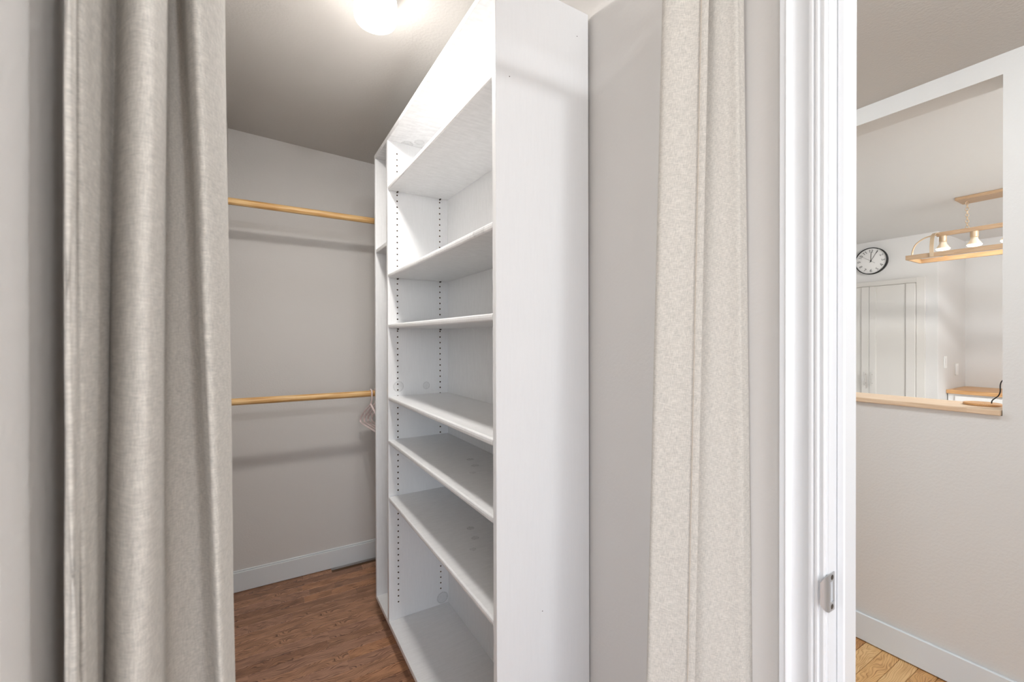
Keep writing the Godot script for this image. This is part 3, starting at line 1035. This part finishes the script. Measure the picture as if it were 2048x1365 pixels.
# ------------------------------------------------------------------ kitchen
func build_kitchen() -> void:
	build_clock()
	build_pantry()
	build_pendant()
	# base cabinet and worktop in the alcove
	var cab := thing("base_cabinet", "white base cabinet under the wooden worktop", "cabinet", Vector3(5.69, 0, -1.39))
	block("body", Vector3(0.0, 0.09, 0), Vector3(0.53, 0.792, 2.2), M.cabinet_white, cab)
	block("toe_kick", Vector3(0.05, 0.001, 0), Vector3(0.53, 0.09, 2.2), M.cabinet_white, cab)
	for k in 4:
		var za := 0.05 + k * 0.54
		var dr := block("drawer", Vector3(-0.02, 0.63, za), Vector3(-0.001, 0.775, za + 0.53), M.cabinet_white, cab, 0.003)
		block("handle", Vector3(-0.045, 0.70, za + 0.2), Vector3(-0.035, 0.71, za + 0.33), M.chrome, dr, 0.003)
		var dd := block("door", Vector3(-0.02, 0.10, za), Vector3(-0.001, 0.62, za + 0.53), M.cabinet_white, cab, 0.003)
		block("handle", Vector3(-0.045, 0.45, za + 0.04), Vector3(-0.035, 0.58, za + 0.05), M.chrome, dd, 0.003)
	tag(block("worktop", Vector3(5.6587, 0.794, -1.396), Vector3(K_BACK - 0.001, 0.830, 0.85), M.counter_wood, self, 0.003), "oak coloured wooden worktop on the white base cabinet", "worktop")
	# two wall plates on the return of the clock wall
	for p in [[5.631, 1.091, "white light switch plate nearer the clock wall corner"], [5.964, 1.013, "white outlet plate nearer the back of the alcove"]]:
		var w := thing("wall_plate", p[2], "wall plate", Vector3(p[0], p[1], -1.3971), "white plates by the worktop")
		block("plate", Vector3(-0.036, -0.057, 0.0002), Vector3(0.036, 0.057, 0.006), M.plate, w, 0.002)
		block("rocker", Vector3(-0.016, -0.033, 0.006), Vector3(0.016, 0.033, 0.009), M.cabinet_white, w, 0.002)
	# round wooden base with a black bent wire on the ledge
	var s := thing("wire_stand", "round wooden stand with a bent black wire on the pass-through ledge", "stand", Vector3(2.385, 1.0522, -0.488))
	var st := new_st()
	lathe(st, [Vector2(0.0, 0.0), Vector2(0.050, 0.0), Vector2(0.052, 0.002), Vector2(0.052, 0.007), Vector2(0.050, 0.009), Vector2(0.0, 0.009)], 48)
	put("base", st, M.cork, s)
	st = new_st()
	tube(st, smooth_path([Vector3(0.0, 0.008, 0.024), Vector3(0.0, 0.020, 0.0255), Vector3(0.002, 0.030, 0.033), Vector3(0.002, 0.040, 0.041), Vector3(0.002, 0.056, 0.0455), Vector3(0.002, 0.079, 0.0455), Vector3(0.002, 0.094, 0.049), Vector3(0.002, 0.112, 0.060), Vector3(0.002, 0.15, 0.066)], 6), 0.0018, 8)
	put("wire", st, M.black, s)

func build_clock() -> void:
	var t := thing("wall_clock", "round white wall clock with thin black rim and black numerals", "clock", Vector3(K_WALL, 2.112, -1.8965))
	var turn := Transform3D(Basis(Vector3.BACK, PI / 2), Vector3.ZERO)   # the lathe axis points away from the wall
	var R := 0.136
	var st := new_st()
	lathe(st, [Vector2(R - 0.010, 0.0), Vector2(R, 0.0), Vector2(R, 0.034), Vector2(R - 0.003, 0.037), Vector2(R - 0.007, 0.035), Vector2(R - 0.0075, 0.022)], 64, turn)
	put("rim", st, M.black, t)
	st = new_st()
	lathe(st, [Vector2(0.0, 0.024), Vector2(R - 0.007, 0.024), Vector2(R - 0.007, 0.002), Vector2(0.0, 0.002)], 64, turn)
	put("face", st, M.clock_face, t)
	var font := SystemFont.new()
	font.font_names = PackedStringArray(["Droid Sans"])
	for k in range(1, 13):
		var tm := TextMesh.new()
		tm.text = str(k)
		tm.font = font
		tm.font_size = 64
		tm.pixel_size = 0.00058
		tm.depth = 0.0008
		var a := TAU * k / 12.0
		var o := MeshInstance3D.new()
		o.name = "numeral"
		o.mesh = tm
		o.material_override = M.black
		t.add_child(o, true)
		var low := k > 3 and k < 9
		# seen from -x the clock's right hand is +z
		o.transform = Transform3D(Basis(Vector3.UP, -PI / 2) * Basis(Vector3.BACK, -a + (PI if low else 0.0)), Vector3(-0.0246, 0.100 * cos(a), 0.100 * sin(a)))
	for hd in [[0.02, 0.088, 0.0042, 0.0262, 0.012, "hour_hand"], [0.52, 0.112, 0.0030, 0.0274, 0.018, "minute_hand"], [-0.93, 0.096, 0.0014, 0.0286, 0.042, "second_hand"]]:
		var hn := block(hd[5], Vector3(-hd[3] - 0.0008, -hd[4], -hd[2] / 2.0), Vector3(-hd[3], hd[1], hd[2] / 2.0), M.black, t)
		hn.rotation.x = hd[0]
	st = new_st()
	lathe(st, [Vector2(0.0055, 0.024), Vector2(0.0055, 0.031), Vector2(0.0, 0.031)], 16, turn)
	put("hub", st, M.black, t)

func build_pantry() -> void:
	var t := thing("pantry_cabinet", "tall pale double-door pantry set into the clock wall", "cabinet", Vector3(K_WALL, 0, 0))
	var top := 1.900
	var zr := -1.4824
	var zl := -2.33
	# face frame standing proud of the wall
	block("frame_stile", Vector3(-0.022, 0.003, zr), Vector3(-0.0005, top, -1.5453), M.cabinet, t, 0.002)
	block("frame_stile", Vector3(-0.022, 0.003, -2.266), Vector3(-0.0005, top, zl), M.cabinet, t, 0.002)
	block("frame_rail", Vector3(-0.022, 1.851, -1.5453), Vector3(-0.0005, top, -2.266), M.cabinet, t, 0.002)
	for d in [[-1.5475, -1.9045, -1.6163, -1.849, -1.878], [-1.907, -2.264, -1.9706, -2.20, -1.932]]:
		var door := block("door", Vector3(-0.030, 0.06, d[0]), Vector3(-0.0005, 1.848, d[1]), M.cabinet, t)
		block("door_stile", Vector3(-0.042, 0.06, d[0]), Vector3(-0.030, 1.848, d[2]), M.cabinet, door, 0.002)
		block("door_stile", Vector3(-0.042, 0.06, d[3]), Vector3(-0.030, 1.848, d[1]), M.cabinet, door, 0.002)
		var st := new_st()
		tube(st, [Vector3(-0.072, 0.835, d[4]), Vector3(-0.072, 0.975, d[4])], 0.0050, 10)
		for y in [0.860, 0.950]:
			tube(st, [Vector3(-0.042, y, d[4]), Vector3(-0.072, y, d[4])], 0.0040, 8)
		put("handle", st, M.chrome, door)

func build_pendant() -> void:
	var cx := 4.352
	var t := thing("pendant_lamp", "long wooden trough pendant with bare bulbs hanging on a chain", "lamp", Vector3(cx, 0, 0))
	block("canopy", Vector3(-0.088, 2.290, -1.010), Vector3(0.088, 2.3105, 0.15), M.brass_wood, t, 0.002)
	var ends := [-0.9666, 0.10]
	for z in ends:
		for k in 9:
			var y := 2.287 - 0.0215 * k
			var loop := []
			for j in 14:
				var a := TAU * j / 14.0
				var side := cos(a) * 0.0085
				loop.append(Vector3(side if k % 2 else 0.0, y - 0.011 + sin(a) * 0.0140, z + (0.0 if k % 2 else side)))
			var st := new_st()
			tube(st, loop, 0.0020, 6, true)
			put("chain_link", st, M.satin_brass, t)
	block("bar", Vector3(-0.011, 2.068, -1.125), Vector3(0.011, 2.098, 0.26), M.brass_wood, t, 0.002)
	# trough boards
	var y0 := 1.902
	var y1 := 1.936
	var n := -1.262
	var f := 0.40
	block("trough_board", Vector3(-0.145, y0, n), Vector3(-0.131, y1, f), M.brass_wood, t, 0.002)
	block("trough_board", Vector3(0.131, y0, n), Vector3(0.145, y1, f), M.brass_wood, t, 0.002)
	block("trough_end", Vector3(-0.131, y0, n), Vector3(0.131, y1, n + 0.014), M.brass_wood, t, 0.002)
	block("trough_end", Vector3(-0.131, y0, f - 0.014), Vector3(0.131, y1, f), M.brass_wood, t, 0.002)
	# bent flat straps from the bar to the boards
	for s in [[-1.0, -1.115], [1.0, -1.115], [-1.0, 0.25], [1.0, 0.25]]:
		var st := new_st()
		var pts := smooth_path([Vector2(0.012, 2.083), Vector2(0.075, 2.085), Vector2(0.125, 2.055), Vector2(0.147, 1.99), Vector2(0.1475, 1.94), Vector2(0.1475, 1.905)], 5)
		for k in pts.size() - 1:
			var a: Vector2 = pts[k]
			var b: Vector2 = pts[k + 1]
			var o := Vector2(a.y - b.y, b.x - a.x).normalized() * 0.0018
			var z0: float = s[1] - 0.011
			var z1: float = s[1] + 0.011
			for g in [o, -o]:
				face(st, [Vector3(s[0] * (a.x + g.x), a.y + g.y, z0), Vector3(s[0] * (b.x + g.x), b.y + g.y, z0), Vector3(s[0] * (b.x + g.x), b.y + g.y, z1), Vector3(s[0] * (a.x + g.x), a.y + g.y, z1)], Vector3(s[0] * g.x, g.y, 0))
			for z in [z0, z1]:
				face(st, [Vector3(s[0] * (a.x + o.x), a.y + o.y, z), Vector3(s[0] * (b.x + o.x), b.y + o.y, z), Vector3(s[0] * (b.x - o.x), b.y - o.y, z), Vector3(s[0] * (a.x - o.x), a.y - o.y, z)], Vector3(0, 0, z - s[1]))
		put("strap", st, M.satin_brass, t)
	for e in [[-1.125, -1.264], [0.26, 0.402]]:
		var st := new_st()
		tube(st, smooth_path([Vector3(0, 2.083, e[0]), Vector3(0, 2.075, lerpf(e[0], e[1], 0.45)), Vector3(0, 2.035, lerpf(e[0], e[1], 0.85)), Vector3(0, 1.975, e[1] + 0.0), Vector3(0, 1.925, e[1])], 5), 0.0055, 8)
		put("strap", st, M.satin_brass, t)
	for k in 6:
		var z := -1.092 + 0.1615 * k
		var st := new_st()
		lathe(st, [Vector2(0.0, 2.070), Vector2(0.020, 2.070), Vector2(0.021, 2.066), Vector2(0.021, 2.030), Vector2(0.019, 2.026), Vector2(0.0, 2.026)], 24, Transform3D(Basis.IDENTITY, Vector3(0, 0, z)))
		put("socket", st, M.satin_brass, t)
		st = new_st()
		lathe(st, [Vector2(0.0, 2.027), Vector2(0.018, 2.026), Vector2(0.020, 2.012), Vector2(0.029, 1.994), Vector2(0.037, 1.980), Vector2(0.038, 1.9765), Vector2(0.0, 1.9762)], 28, Transform3D(Basis.IDENTITY, Vector3(0, 0, z)))
		var bulb := put("bulb", st, M.reflector, t)
		st = new_st()
		lathe(st, [Vector2(0.0, 1.976), Vector2(0.038, 1.976), Vector2(0.039, 1.973), Vector2(0.034, 1.966), Vector2(0.018, 1.962), Vector2(0.0, 1.961)], 28, Transform3D(Basis.IDENTITY, Vector3(0, 0, z)))
		put("bulb_face", st, M.glow_warm, bulb)
		omni(t, Vector3(0, 1.969, z), 0.022, Color(1.0, 0.90, 0.70), 0.02)
